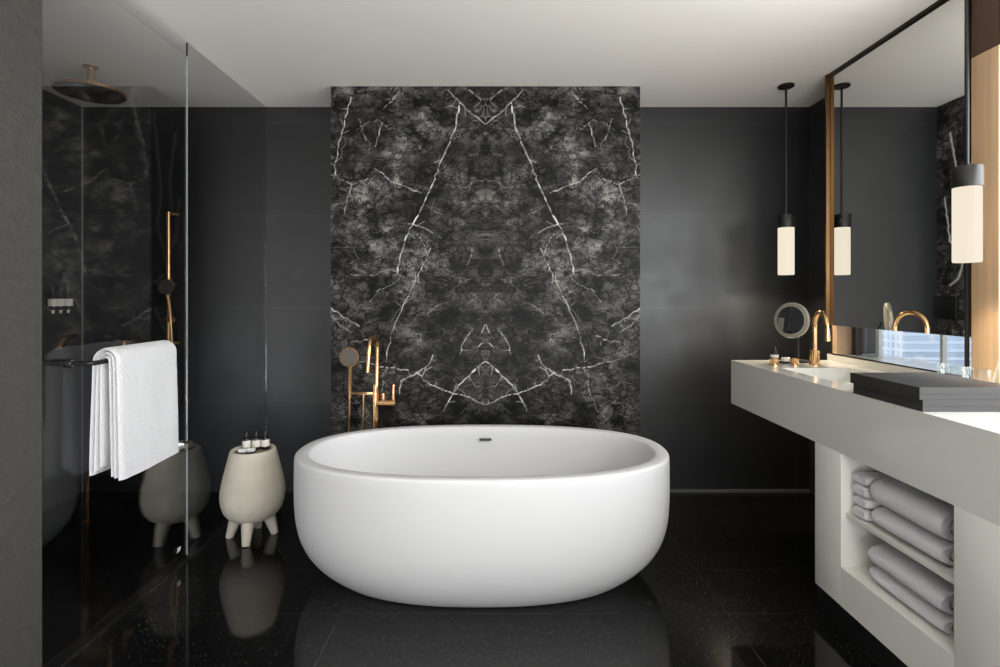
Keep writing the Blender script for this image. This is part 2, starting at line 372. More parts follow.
    # the side faces continue the front's edge columns back to the wall, with a few veins of their own
    sv = [((3.09, 2.35), (3.13, 2.1)), ((3.13, 2.1), (3.16, 1.9)), ((3.16, 1.9), (3.12, 1.7)), ((3.12, 1.7), (3.2, 1.5)), ((3.3, 2.3), (3.24, 2.0)), ((3.24, 2.0), (3.26, 1.8)),
          ((3.2, 1.5), (3.24, 1.38)), ((3.1, 1.2), (3.2, 1.05)), ((3.34, 1.9), (3.3, 1.62)), ((3.3, 1.62), (3.22, 1.55)), ((3.18, 1.4), (3.1, 1.35)), ((3.24, 1.38), (3.3, 1.34))]
    for X, flip in ((mx0, 0), (mx1, 1)):
        base = len(verts); ny = 50; nzz = 360
        for k in range(nzz+1):
            for j in range(ny+1):
                y = my+(YB-my)*j/ny; z = H*k/nzz; b = 0
                for i, (p, q) in enumerate(sv):
                    dx, dz = q[0]-p[0], q[1]-p[1]; t = max(0, min(1, ((y-p[0])*dx+(z-p[1])*dz)/(dx*dx+dz*dz)))
                    d = math.hypot(y-p[0]-dx*t+.006*noise.noise((y*30, z*30, 0)), z-p[1]-dz*t)
                    b = max(b, .9*max(0, min(1, 1.35-d/.006)))
                verts.append((X, y, z)); vals.append(b)
        for k in range(nzz):
            for j in range(ny):
                a = base+k*(ny+1)+j; f = (a, a+1, a+ny+2, a+ny+1); faces.append(f if flip else f[::-1])
    b1 = len(verts); verts += [(mx0, my, H-.0005), (mx1, my, H-.0005), (mx1, YB, H-.0005), (mx0, YB, H-.0005)]; vals += [0]*4
    faces.append((b1, b1+1, b1+2, b1+3))
    me = bpy.data.meshes.new('marble_slab'); me.from_pydata(verts, [], faces); me.update()
    at = me.attributes.new('vein', 'FLOAT', 'POINT'); at.data.foreach_set('value', vals)
    me.materials.append(M['marble'])
    o = bpy.data.objects.new('marble_slab', me); C.objects.link(o)
    return tag(o, 'tall bookmatched black marble slab with white veins standing behind the bathtub', 'marble panel')
marble()
tag(bx('control_panel', (.831, .853, 3.235, 3.395, 1.13, 1.273), 'black', bev=.003), 'black rectangular panel on the side of the marble slab, seen only in the wall mirror', 'panel')

# ---------------------------------------------------------------- bathtub
def se_ring(a, b, cx, cy, z, n=96, e=2.35):
    out = []
    for i in range(n):
        t = 2*math.pi*i/n; c, s = math.cos(t), math.sin(t)
        out.append((cx+a*math.copysign(abs(c)**(2/e), c), cy+b*math.copysign(abs(s)**(2/e), s), z))
    return out
TX, TY, TA, TB, TZ = -.073, 2.472, .862, .450, .558
def bathtub():
    t = thing('bathtub', (TX, TY, 0), 'freestanding oval matt white bathtub in the middle of the black floor', 'bathtub')
    bm = bmesh.new(); R = []
    R.append(se_ring(TA-.25, TB-.14, 0, 0, 0)); R.append(se_ring(TA-.215, TB-.115, 0, 0, .002)); R.append(se_ring(TA-.198, TB-.105, 0, 0, .009))
    for k in range(1, 23):
        u = k/22; z = .009+(TZ-.016-.009)*u**1.15; f = (1-u**1.15)**4.8
        R.append(se_ring(TA-.200*f-.002*u**6, TB-.104*f-.002*u**6, 0, 0, z))
    R.append(se_ring(TA-.003, TB-.003, 0, 0, TZ-.008)); R.append(se_ring(TA-.006, TB-.006, 0, 0, TZ-.002)); R.append(se_ring(TA-.010, TB-.010, 0, 0, TZ))
    R.append(se_ring(TA-.060, TB-.052, 0, 0, TZ)); R.append(se_ring(TA-.064, TB-.056, 0, 0, TZ-.003)); R.append(se_ring(TA-.067, TB-.059, 0, 0, TZ-.008))
    for k in range(1, 17):
        u = k/16; z = TZ-.010-(TZ-.14)*(1-(1-u)**1.5)**1 if u < 1 else .13
        R.append(se_ring(TA-.066-.19*u**1.6, TB-.060-.10*u**1.6, 0, 0, TZ-.010-(TZ-.150)*math.sin(u*math.pi/2)))
    R.append(se_ring(TA-.34, TB-.22, 0, 0, .132)); R.append(se_ring(.12, .05, 0, 0, .128))
    rings(bm, R); link('shell', bm, 'tub', t, smooth=True)
    # overflow slot on the far inner wall, drain at the bottom
    bm = bmesh.new(); box(bm, -.028, .038, TB-.080, TB-.066, TZ-.072, TZ-.060, .003); link('overflow_slot', bm, 'slot', t)
    lt('drain_cover', [(.034, .128), (.034, .133), (.028, .136), (.002, .136)], 'tub', t)
bathtub()

# ---------------------------------------------------------------- tub filler
def filler():
    x, y = -.690, 2.955
    t = thing('bath_mixer', (x, y, 0), 'polished brass floor-standing bath mixer with gooseneck spout and hand shower behind the bathtub', 'bath tap')
    z = lambda py, Y: CZ-(py-CY)*Y/F
    lt('base_plate', [(.045, 0), (.045, .008), (.03, .012)], 'brass', t)
    tb('column', [(0, 0, .012), (0, 0, .76), (0, 0, .775), (.006, 0, .776), (.010, 0, .93)], [.0195, .0195, .0185, .0135, .013], 'brass', t, 20)
    sp = [(.010, 0, .93), (.010, 0, .985)] + arc((.010, 0, .985), (.004, -.17, .985), (0, 0, .068)) + [(.002, -.175, .93), (.001, -.178, .90)]
    o = tb('spout', sp, .0125, 'brass', t, 16)
    tb('aerator', [(.001, -.178, .90), (.0, -.18, .868)], .0150, 'brass', o, 16)
    # valve body to the right with its lever
    v = tb('valve_body', [(.008, 0, .668), (.10, 0, .668)], .021, 'brass', t, 18)
    tb('valve_cap', [(.10, 0, .668), (.112, 0, .668)], .0225, 'brass', v, 18)
    tb('lever', [(.100, 0, .676), (.102, 0, .775)], .0105, 'brass', t, 12)
    tb('diverter', [(.045, -.002, .685), (.045, -.002, .725)], .012, 'brass', t, 12)
    # cradle bar and hand shower on the left
    bx('cradle_bar', (-.155, .0, -.012, .012, .715, .732), 'brass', t, .003)
    bm = bmesh.new(); box(bm, -.152, -.01, -.011, .011, .732, .742, .002); link('cradle_top', bm, 'black', t)
    hd = tb('hand_shower', [(-.146, -.004, .70), (-.146, -.004, .76), (-.142, -.012, .84), (-.140, -.02, .885)], [.013, .015, .016, .018], 'brass', t, 14)
    bm = bmesh.new(); tube(bm, [(-.140, -.006, .932), (-.140, -.014, .932), (-.140, -.030, .932), (-.140, -.036, .932)], [.040, .054, .057, .055], 28); link('shower_head', bm, 'brass', hd, smooth=40)
    bm = bmesh.new(); tube(bm, [(-.140, -.034, .932), (-.140, -.039, .932)], [.049, .047], 28); f = link('spray_face', bm, mat('dark_spray_face', rgb(92, 84, 78), .45), hd)
    tb('hose', spl([(-.146, -.002, .70), (-.150, 0, .55), (-.158, .0, .38), (-.13, .0, .27), (-.085, .0, .38), (-.072, 0, .55), (-.068, 0, .716)]), .0065, 'brass', t, 10)
filler()

# ---------------------------------------------------------------- stool with bottles
def bottle_thing(loc, s, label, group, name='toiletry_bottle', rz=0):
    t = thing(name, loc, label, 'bottle', group, rz)
    lt('body', [(.012*s, 0), (.0175*s, .002*s), (.0175*s, .046*s), (.014*s, .053*s), (.007*s, .056*s)], 'bottle', t, 20)
    lt('label', [(.0178*s, .013*s), (.0180*s, .013*s), (.0180*s, .043*s), (.0178*s, .043*s)], 'label', t, 20)
    lt('cap', [(.0085*s, .056*s), (.0085*s, .078*s), (.0075*s, .080*s)], 'black', t, 16)
    return t
def stool():
    x, y = -1.300, 2.78
    K = .93
    t = thing('side_stool', (x, y, 0), 'beige cast stone egg-shaped stool on stubby legs beside the shower glass', 'stool')
    prof = [(.02, .090), (.06, .092), (.098, .100), (.130, .118), (.154, .148), (.167, .185), (.172, .220), (.170, .255), (.162, .300), (.150, .350), (.138, .395), (.126, .440), (.120, .458), (.116, .463), (.104, .463), (.100, .458), (.098, .444), (.01, .444)]
    lt('body', [(r*K, z) for r, z in prof], 'stool', t, 56)
    for nm, (lx, ly) in zip(range(4), [(.018, -.118), (-.118, -.016), (-.022, .108), (.100, .034)]):
        bm = bmesh.new(); tube(bm, [(lx*.62, ly*.62, .125), (lx*.8, ly*.8, .075), (lx, ly, .0)], [.034, .029, .019], 16); link('leg', bm, 'stool', t, smooth=50)
    lt('top_inset', [(.092, .4445), (.092, .450), (.02, .450)], 'stoolrim', t, 40)
    zt = .450
    tr = tag(bx('amenity_tray', (x-.062, x+.020, y-.062, y+.01, zt, zt+.008), 'black', bev=.002), 'small black tray on the beige stool holding white soap cartons', 'tray')
    b = None
    spots = [(-.046, .022), (.002, .032), (.046, .042)]
    names = ['small dark bottle with cream label on the beige stool, left of three', 'small dark bottle with cream label on the beige stool, middle of three', 'small dark bottle with cream label on the beige stool, right of three']
    for (dx, dy), lb in zip(spots, names):
        p = (x+dx, y+dy, zt)
        b = bottle_thing(p, 1.2, lb, 'bottles on the stone stool') if b is None else dup(b, p, lb)
    c = tag(bx('soap_carton', (x-.055, x-.018, y-.055, y-.030, zt+.008, zt+.024), 'white', bev=.002), 'small white soap carton on the stool tray, left one', 'carton', 'cartons on the stool tray')
    c2 = c.copy(); C.objects.link(c2); c2.location = (.040, .012, 0); c2['label'] = 'small white soap carton on the stool tray, right one'
stool()

# ---------------------------------------------------------------- shower screen
def screen():
    t = thing('shower_screen', (XG, 2.543, 0), 'frameless clear glass shower screen of two tall panes running to the dark wall', 'shower screen')
    bx('door_pane', (-.003, .003, -.814, -.0115, .012, 2.432), 'glass', t)
    bx('fixed_pane', (-.003, .003, -.0085, .856, .008, 2.5), 'glass', t)
    bx('edge_seal', (-.0032, .0034, -.0112, -.0088, .02, 2.432), mat('clear_seal', rgb(165, 170, 170), .25), t)
    bx('edge_seal', (-.0032, .0034, -.0112, -.0088, 2.434, 2.498), 'black', t)
    h = bx('hinge', (-.014, .014, -.055, -.012, .545, .575), 'chrome', t, .002)
    bm = bmesh.new()
    box(bm, .0032, .0038, -.095, -.068, .070, .076); box(bm, .0032, .0038, -.090, -.066, .078, .090)
    link('etched_mark', bm, 'white', t)
    d = thing('threshold_strip', (XG-.045, 2.5, 0), 'narrow dark speckled drain channel along the foot of the shower glass', 'drain channel')
    bx('channel', (.002, .050, -.77, .9, 0, .004), 'grate', d)
    bx('edge_rail', (-.006, .002, -.77, .9, 0, .008), 'darkframe', d)
    bx('edge_rail', (.050, .054, -.77, .9, 0, .005), 'chrome', d)
screen()

def rail():
    z = 1.037
    t = thing('towel_rail', (XG, 2.038, z), 'matt black towel rail fixed to the shower glass', 'towel rail')
    p = [(.0035, -.207, 0), (.045, -.207, 0), (.070, -.205, 0), (.082, -.195, 0), (.086, -.178, 0), (.086, .0, 0), (.086, .215, 0), (.082, .232, 0), (.070, .242, 0), (.045, .244, 0), (.0035, .244, 0)]
    tb('bar', spl(p, 4), .0085, 'black', t, 12)
    for s in (-.207, .244): tb('rosette', [(.0035, s, 0), (.012, s, 0)], .016, 'black', t, 18)
    tb('washer', [(.013, -.207, 0), (.017, -.207, 0)], .0115, 'chrome', t, 18)
rail()
def hung_towel():
    """a bath towel folded lengthwise and hung over the rail"""
    cx = XG+.086; zt = 1.037
    t = thing('bath_towel', (cx, 2.038, zt), 'white towel folded over the black rail on the shower glass', 'towel')
    y0, y1 = -.150, .205
    def layer(nm, ri, ro, dl, dr, ph, sl=.006, si=.004):
        """a slab of cloth hugging the bar: inner radius ri, outer ro, hanging dl on the glass side and dr on the room side"""
        ny = 40; secs = []
        for j in range(ny+1):
            v = j/ny; y = y0+(y1-y0)*v
            wob = lambda a, z: .0035*noise.noise((y*9+ph, z*4, a*3+ph)) + .0015*noise.noise((y*30, z*13, a+ph))
            outer = []; inner = []; K = 16
            def side(sgn, r, d, sp):
                return [(sgn*(r+sp*u**.8*1.0), -d*u) for u in [1-i/K for i in range(K)]]
            L = side(-1, ro, dl, sl); Rr = side(1, ro, dr, .010)[::-1]
            top = [(-ro*math.cos(a), ro*math.sin(a)) for a in [math.pi*i/14 for i in range(15)]]
            Lo = [(x+wob(0, z), z) for x, z in L] + top + [(x+wob(1, z), z) for x, z in Rr]
            Li = side(-1, ri, dl, si); Ri = side(1, ri, dr, .006)[::-1]
            topi = [(-ri*math.cos(a), ri*math.sin(a)) for a in [math.pi*i/14 for i in range(15)]]
            In = [(x+wob(0, z), z+.001) for x, z in Li] + topi + [(x+wob(1, z), z+.001) for x, z in Ri]
            # round the hem and the side edges
            e = min(v, 1-v)*ny; sh = .5*(1-min(1, e/1.5)) if e < 1.5 else 0
            ring = []
            for (a, b) in zip(Lo, In): ring.append((a[0]+(b[0]-a[0])*sh, y, a[1]+(b[1]-a[1])*sh))
            for (a, b) in list(zip(Lo, In))[::-1]: ring.append((b[0]+(a[0]-b[0])*sh, y, b[1]+(a[1]-b[1])*sh))
            hem = .003*math.sin(y*14+ph)
            ring = [(x, yy, z+(hem*min(1, max(0, -z)/.4) if z < 0 else 0)) for x, yy, z in ring]
            secs.append(ring)
        bm = bmesh.new(); rings(bm, secs); return link(nm, bm, 'towel', t, smooth=60)
    layer('inner_fold', .0095, .0210, .380, .415, 0, .004, .001)
    layer('middle_fold', .0225, .0345, .400, .425, 9, .010, .006)
    layer('outer_fold', .0360, .0490, .415, .432, 5, .014, .0105)
hung_towel()

# ---------------------------------------------------------------- shower fittings
def rain():
    t = thing('rain_shower', (-2.18, 2.80, 2.5), 'large round bronze rain shower head hanging from the ceiling', 'shower head')
    lt('ceiling_rose', [(.035, 0), (.035, -.006), (.03, -.009)], 'brass_s', t)
    tb('stem', [(0, 0, -.009), (0, 0, -.122)], .0165, 'brass_s', t, 20)
    lt('head', [(.03, -.112), (.04, -.121), (.156, -.126), (.161, -.130), (.161, -.141), (.156, -.144)], 'brass_s', t, 64)
    lt('spray_plate', [(.155, -.1442), (.153, -.1462), (.01, -.1465)], 'darkframe', t, 64)
rain()
def shower_set():
    x, y = -2.105, 3.345
    t = thing('shower_rail_set', (x, y, 0), 'slim brass shower slide rail with round hand shower on the dark shower wall', 'hand shower')
    tb('rail', [(0, 0, .955), (0, 0, 1.81)], .0115, 'brass_b', t, 14)
    for z in (1.80, .97): tb('bracket', [(0, -.002, z), (.03, .054, z)], .012, 'brass_b', t, 12)
    tb('slider', [(-.024, 0, 1.12), (.034, 0, 1.12)], .017, 'brass_b', t, 14)
    h = tb('hand_shower', [(.028, -.024, 1.13), (.026, -.034, 1.22), (.024, -.05, 1.29)], [.011, .010, .012], 'brass_b', t, 12)
    bm = bmesh.new(); tube(bm, [(.022, -.030, 1.325), (.022, -.052, 1.33), (.022, -.064, 1.332)], [.03, .050, .048], 26); link('shower_head', bm, 'headgrey', h, smooth=40)
    tb('hose', spl([(.028, -.024, 1.125), (.034, -.02, 1.0), (.042, 0, .82), (.05, .01, .62), (.03, .02, .52), (.0, .03, .62), (-.004, .045, .80)]), .006, 'brass_b', t, 8)
    v = tb('wall_outlet', [(-.004, .045, .80), (-.004, .0545, .80)], .018, 'brass_b', t, 14)
    t2 = thing('shower_mixer', (-2.395, 3.4, .91), 'small brass shower valve with lever on the back wall behind the towel', 'shower valve')
    tb('rosette', [(0, -.001, 0), (0, -.012, 0)], .032, 'brass_b', t2, 24)
    tb('spindle', [(0, -.012, 0), (0, -.055, 0)], .014, 'brass_b', t2, 16)
    tb('lever', [(.0, -.046, .0), (.0, -.046, .075)], .0075, 'brass_b', t2, 12)
    tb('lever_tip', [(.0, -.046, .068), (.058, -.046, .074)], .0075, 'brass_b', t2, 12)
shower_set()
def dispensers():
    names = ['dark wall-mounted soap dispenser with white label in the shower, nearest the viewer', 'dark wall-mounted soap dispenser with white label in the shower, middle of three', 'dark wall-mounted soap dispenser with white label in the shower, nearest the back wall']
    b = None
    for y, lb in zip((3.135, 3.19, 3.245), names):
        p = (XL, y, 1.2)
        if b is None:
            b = thing('soap_dispenser', p, lb, 'soap dispenser', 'soap dispensers on the shower wall')
            bx('bracket', (0.0, .010, -.02, .02, .02, .10), 'black', b, .002)
            lt('bottle', [(.010, -.012), (.012, .0), (.024, .006), (.024, .078), (.018, .088), (.009, .092)], 'bottle', b, 20, (.036, 0, 0))
            lt('label', [(.0242, .012), (.0248, .012), (.0248, .056), (.0242, .056)], 'label', b, 20, (.036, 0, 0))
            lt('nozzle', [(.006, -.032), (.009, -.012), (.009, -.010)], 'label', b, 14, (.036, 0, 0))
            lt('pump', [(.007, .092), (.006, .118), (.010, .119), (.010, .127), (.004, .128)], 'black', b, 14, (.036, 0, 0))
        else: b = dup(b, p, lb)
dispensers()

# ---------------------------------------------------------------- vanity
CT, CB, CXF = .916, .676, 1.300
def grid_slab(bm, x0, x1, y0, y1, z0, z1, holes, depth):
    xs = sorted({x0, x1, *[h[0] for h in holes], *[h[1] for h in holes]}); ys = sorted({y0, y1, *[h[2] for h in holes], *[h[3] for h in holes]})
    inh = lambda x, y: any(h[0] < x < h[1] and h[2] < y < h[3] for h in holes)
    V = {}
    def v(x, y, z):
        k = (round(x, 5), round(y, 5), round(z, 5))
        if k not in V: V[k] = bm.verts.new((x, y, z))
        return V[k]
    for a, b in zip(xs, xs[1:]):
        for c, d in zip(ys, ys[1:]):
            if not inh((a+b)/2, (c+d)/2): bm.faces.new([v(a, c, z1), v(b, c, z1), v(b, d, z1), v(a, d, z1)])
            bm.faces.new([v(a, d, z0), v(b, d, z0), v(b, c, z0), v(a, c, z0)])
    for a, b in zip(xs, xs[1:]):
        bm.faces.new([v(a, y0, z0), v(b, y0, z0), v(b, y0, z1), v(a, y0, z1)]); bm.faces.new([v(b, y1, z0), v(a, y1, z0), v(a, y1, z1), v(b, y1, z1)])
    for a, b in zip(ys, ys[1:]):
        bm.faces.new([v(x0, b, z0), v(x0, a, z0), v(x0, a, z1), v(x0, b, z1)]); bm.faces.new([v(x1, a, z0), v(x1, b, z0), v(x1, b, z1), v(x1, a, z1)])
basins = [(1.40, 1.745, 2.13, 2.60), (1.375, 1.745, .93, 1.42)]
def counter():
    t = thing('vanity_counter', (CXF, 1.5, CB), 'long thick off-white vanity counter with sunken basins under the wall mirror', 'vanity counter')
    bm = bmesh.new(); grid_slab(bm, 0, XM-CXF+.003, -1.3, 1.42, 0, CT-CB, [(a-CXF, b-CXF, c-1.5, d-1.5) for a, b, c, d in basins], .12)
    link('worktop', bm, 'lacquer', t)
    for a, b, c, d in basins:
        bm = bmesh.new(); R = []
        def rr(i, z, r=.03):
            x0, x1, y0, y1 = a-CXF+i, b-CXF-i, c-1.5+i, d-1.5-i; out = []
            for (cx, cy, s) in ((x1-r, y1-r, 0), (x0+r, y1-r, 90), (x0+r, y0+r, 180), (x1-r, y0+r, 270)):
                for k in range(6): an = math.radians(s+18*k); out.append((cx+r*math.cos(an), cy+r*math.sin(an), z))
            return out
        R = [rr(-.001, .2401, .002), rr(.0, .238, .004), rr(.006, .215, .02), rr(.02, .185, .04), rr(.05, .172, .05), rr(.12, .168, .03)]
        V = rings(bm, R, False, True); link('basin', bm, 'lacquer', t, smooth=40)
        lt('basin_drain', [(.022, .1682), (.022, .172), (.004, .173)], 'brass', t, 20, ((a+b)/2-CXF, (c+d)/2-1.5, 0))
    c = thing('vanity_cabinet', (CXF, 1.5, 0), 'off-white open cabinet with towel niche on a black plinth under the vanity counter', 'cabinet')
    yb0, yb1, zb = -.25, .647, .098
    n0, n1 = -.007, .479    # niche along the wall
    bx('far_panel', (0, .50, n1+.006, yb1, zb, CB), 'cabinet', c, .0008)
    bx('near_panel', (0, .50, yb0, n0, zb, CB), 'cabinet', c, .0008)
    bx('bottom_panel', (0, .50, n0, n1+.006, zb, .246), 'cabinet', c)
    bx('back_panel', (.42, .44, n0, n1+.006, .246, CB), 'niche', c)
    bx('shelf', (.018, .42, n0, n1+.006, .438, .452), 'niche', c)
    bx('plinth', (.006, .50, yb0+.02, yb1-.001, 0, zb), 'plinth', c)
counter()

def roll_bm(length, w, h, turns=3.0, th=None, seed=0):
    """flattened rolled towel, axis along Y; cross section is a spiral ribbon"""
    bm = bmesh.new(); n = int(turns*26); ns = 22; rx, rz = w/2, h/2; secs = []
    R0 = .12
    for j in range(ns+1):
        y = length*j/ns; outer = []; inner = []
        e = min(j, ns-j); sq = 1-.06*max(0, 1-e/1.5)
        for i in range(n+1):
            a = 2*math.pi*turns*(i/n-1) - .35; f = R0+(1-R0)*i/n; gp = (1-R0)/turns*.74
            wb = 1+.03*noise.noise((y*7+seed, math.cos(a)*1.5, math.sin(a)*1.5+f*2))
            def P(ff):
                c, s = math.cos(a), math.sin(a); k = ff*sq*wb
                cc = math.copysign(abs(c)**.8, c); ss = math.copysign(abs(s)**.8, s)
                return (cc*rx*k, y, ss*rz*k + rz)
            outer.append(P(f)); inner.append(P(max(.02, f-gp)))
        secs.append(outer+inner[::-1])
    rings(bm, secs); return bm
def towels():
    def roll(y0, ln, w, h, x, z, label, grp, seed):
        bm = roll_bm(ln, w, h, seed=seed)
        zm = min(v.co.z for v in bm.verts); xm = min(v.co.x for v in bm.verts)
        for v in bm.verts: v.co.z -= zm; v.co.x -= xm
        o = link('rolled_towel', bm, 'towel', None, smooth=60); o.location = (x, y0, z); tag(o, label, 'towel', grp); return max(v.co.z for v in o.data.vertices)
    G = 'rolled white towels in the vanity niche'
    h1 = roll(1.575, .298, .24, .080, 1.325, .453, 'rolled white towel on the niche shelf, underneath the topmost roll', G, 1)
    roll(1.572, .303, .25, .118, 1.322, .453+h1+.001, 'thick rolled white towel topmost in the vanity niche', G, 2)
    h2 = roll(1.572, .318, .24, .064, 1.33, .247, 'thin rolled white towel lying on the floor of the niche', G, 3)
    roll(1.575, .315, .25, .088, 1.326, .247+h2+.001, 'rolled white towel below the niche shelf, upper of the lower pair', G, 4)
    # four folded face cloths
    z = .453
    names = ['folded white face cloth at the bottom of the small stack in the niche', 'folded white face cloth second from the bottom of the small stack', 'folded white face cloth third from the bottom of the small stack', 'folded white face cloth on top of the small stack in the niche']
    for i, lb in enumerate(names):
        h = .040; bm = bmesh.new(); secs = []
        for j in range(13):
            v = j/12; x = .15*v; sq = 1-.35*max(0, 1-min(j, 12-j)/1.2)
            ring = []
            for k in range(28):
                a = 2*math.pi*k/28; c, s = math.cos(a), math.sin(a)
                ring.append((x, .042+.040*math.copysign(abs(c)**.45, c)*(.5+.5*sq), h/2+h/2*sq*math.copysign(abs(s)**.7, s)*(1+.04*noise.noise((x*20, k*.4, i)))))
            secs.append(ring)
        rings(bm, secs); zm = min(v.co.z for v in bm.verts)
        for v in bm.verts: v.co.z -= zm
        o = link('face_cloth', bm, 'towel', None, smooth=60); o.location = (1.328+.004*(i % 2), 1.889, z)
        tag(o, lb, 'face cloth', 'folded face cloths in the vanity niche')
        z += max(v.co.z for v in o.data.vertices)+.0008
towels()

# ---------------------------------------------------------------- things on the counter
def tap():
    x, y = 1.632, 2.70
    t = thing('basin_tap', (x, y, CT), 'polished rose brass gooseneck basin tap at the far end of the basin', 'tap')
    lt('collar', [(.027, 0), (.027, .006), (.023, .010), (.023, .075), (.019, .080)], 'brass', t, 28)
    s = tb('spout', [(0, 0, .079), (0, 0, .195)] + arc((0, 0, .195), (-.035, -.16, .195), (0, 0, .080)) + [(-.035, -.16, .165)], .0115, 'brass', t, 16)
    tb('aerator', [(-.035, -.16, .165), (-.035, -.16, .138)], .0135, 'brass', s, 16)
    a = None
    for hx, lb in ((1.425, 'round brass tap handle on the counter, left of two'), (1.528, 'round brass tap handle on the counter, right of two')):
        if a is None:
            a = thing('tap_handle', (hx, 2.70, CT), lb, 'tap handle', 'brass tap handles by the basin')
            lt('flange', [(.023, 0), (.023, .004), (.012, .006), (.012, .012)], 'brass', a, 24)
            lt('knob', [(.012, .012), (.020, .013), (.022, .016), (.022, .036), (.019, .039), (.002, .039)], 'brass', a, 24)
        else: dup(a, (hx, 2.70, CT), lb)
tap()
def makeup_mirror():
    x, y = 1.628, 2.845
    t = thing('makeup_mirror', (x, y, CT), 'round tilted makeup mirror on a black stand at the far end of the counter', 'makeup mirror')
    lt('base', [(.060, 0), (.062, .003), (.060, .009), (.012, .012)], 'black', t, 36)
    tb('pole', [(0, 0, .011), (0, -.002, .13), (-.022, -.012, .215)], .0075, 'black', t, 12)
    # head: built in its own frame, then tilted towards the room
    hd = bpy.data.objects.new('head', None)
    R = Matrix.Translation((-.050, -.030, .226)) @ Matrix.Rotation(math.radians(-60), 4, 'Z') @ Matrix.Rotation(math.radians(-4), 4, 'X')
    def disc(nm, prof, m, par):
        bm = bmesh.new(); n = 48
        rings(bm, [[(r*math.cos(2*math.pi*i/n), d, r*math.sin(2*math.pi*i/n)) for i in range(n)] for r, d in prof])
        bm.transform(R); return link(nm, bm, m, par, smooth=35)
    ho = disc('head_ring', [(.05, .014), (.092, .012), (.096, .006), (.096, -.004), (.092, -.008), (.076, -.009)], mat('satin_champagne', rgb(188, 184, 168), .35, .7), t)
    bpy.data.objects.remove(hd)
    disc('mirror_glass', [(.075, -.0085), (.0745, -.0105), (.002, -.0106)], 'mirror', ho)
    bm = bmesh.new(); box(bm, -.012, .012, -.0125, -.0105, -.070, -.058, .001); bm.transform(R); link('switch', bm, 'black', ho)
makeup_mirror()
bottle_thing((1.468, 2.78, CT), 1.08, 'small dark bottle with cream label on the counter beside the makeup mirror', None)
tag(bx('soap_tray', (1.505, 1.580, 2.765, 2.825, CT, CT+.010), 'black', bev=.002), 'small black tray at the foot of the makeup mirror', 'tray')
tag(bx('soap_bar_carton', (1.512, 1.566, 2.770, 2.80, CT+.010, CT+.030), 'white', bev=.004), 'white soap carton on the small black tray at the foot of the makeup mirror', 'carton')

def boxes():
    t = thing('flat_box', (1.308, 1.612, CT), 'lower of two flat charcoal boxes stacked on the counter', 'box', 'flat charcoal boxes on the counter')
    bx('tray', (0.0, .315, .0, .315, 0, .0168), 'box', t); bx('lid', (0, .315, 0, .315, .0172, .0375), 'box', t)
    dup(t, (1.298, 1.612, CT+.0378), 'upper of two flat charcoal boxes stacked on the counter', rz=math.radians(.3))
boxes()
def glassware():
    def tumbler(p, lb, s=1.0):
        t = thing('drinking_glass', p, lb, 'drinking glass', 'clear glasses behind the charcoal boxes')
        lt('bowl', [(.002, .0), (.034, .0), (.037, .004), (.040, .095), (.0405, .0965), (.038, .0965), (.0375, .095), (.0345, .014), (.002, .012)], 'clear', t, 40)
        return t
    tumbler((1.715, 1.985, CT), 'clear drinking glass behind the charcoal boxes, beside the mirror edge')
    tumbler((1.722, 1.885, CT), 'clear drinking glass behind the charcoal boxes, next to the water bottle')
    t = thing('water_bottle', (1.742, 1.79, CT), 'clear conical glass water bottle with dark cap at the right edge', 'bottle')
    lt('body', [(.002, 0), (.036, 0), (.040, .006), (.040, .05), (.034, .09), (.020, .145), (.0135, .178), (.0135, .200), (.0115, .200), (.0115, .178), (.018, .145), (.032, .09), (.0375, .05), (.0375, .010), (.002, .008)], 'water', t, 40)
    lt('cap', [(.015, .196), (.0155, .198), (.0155, .216), (.013, .218)], 'darkframe', t, 24)
glassware()

# ---------------------------------------------------------------- wall mirror
def wall_mirror():
    t = thing('wall_mirror', (XM, 2.05, 1.112), 'tall bronze-framed wall mirror above the vanity counter', 'mirror')
    h = H-1.112; L = .857
    bx('backing', (.006, .026, .008, L-.004, .0, h-.002), 'black', t)
    bx('mirror_glass', (0, .006, .006, L-.012, .0, h-.012), 'mirror', t)
    bx('frame_side', (-.022, .026, L-.008, L+.004, 0, h), 'frame', t, .001)
    bx('frame_top', (-.014, .008, .0, L-.008, h-.014, h), 'darkframe', t, .001)
    bx('frame_edge', (-.010, .004, -.003, .005, -.112-.046, h), 'black', t, .001)
    s = thing('glass_splashback', (XM, 2.05, CT+.036), 'low clear glass strip between the counter and the mirror with city view behind', 'glass panel')
    bx('pane', (.008, .013, .006, L-.006, .006, .159), 'pane', s)
    bx('bottom_rail', (.004, .017, .006, L-.006, -.001, .005), 'black', s)
wall_mirror()

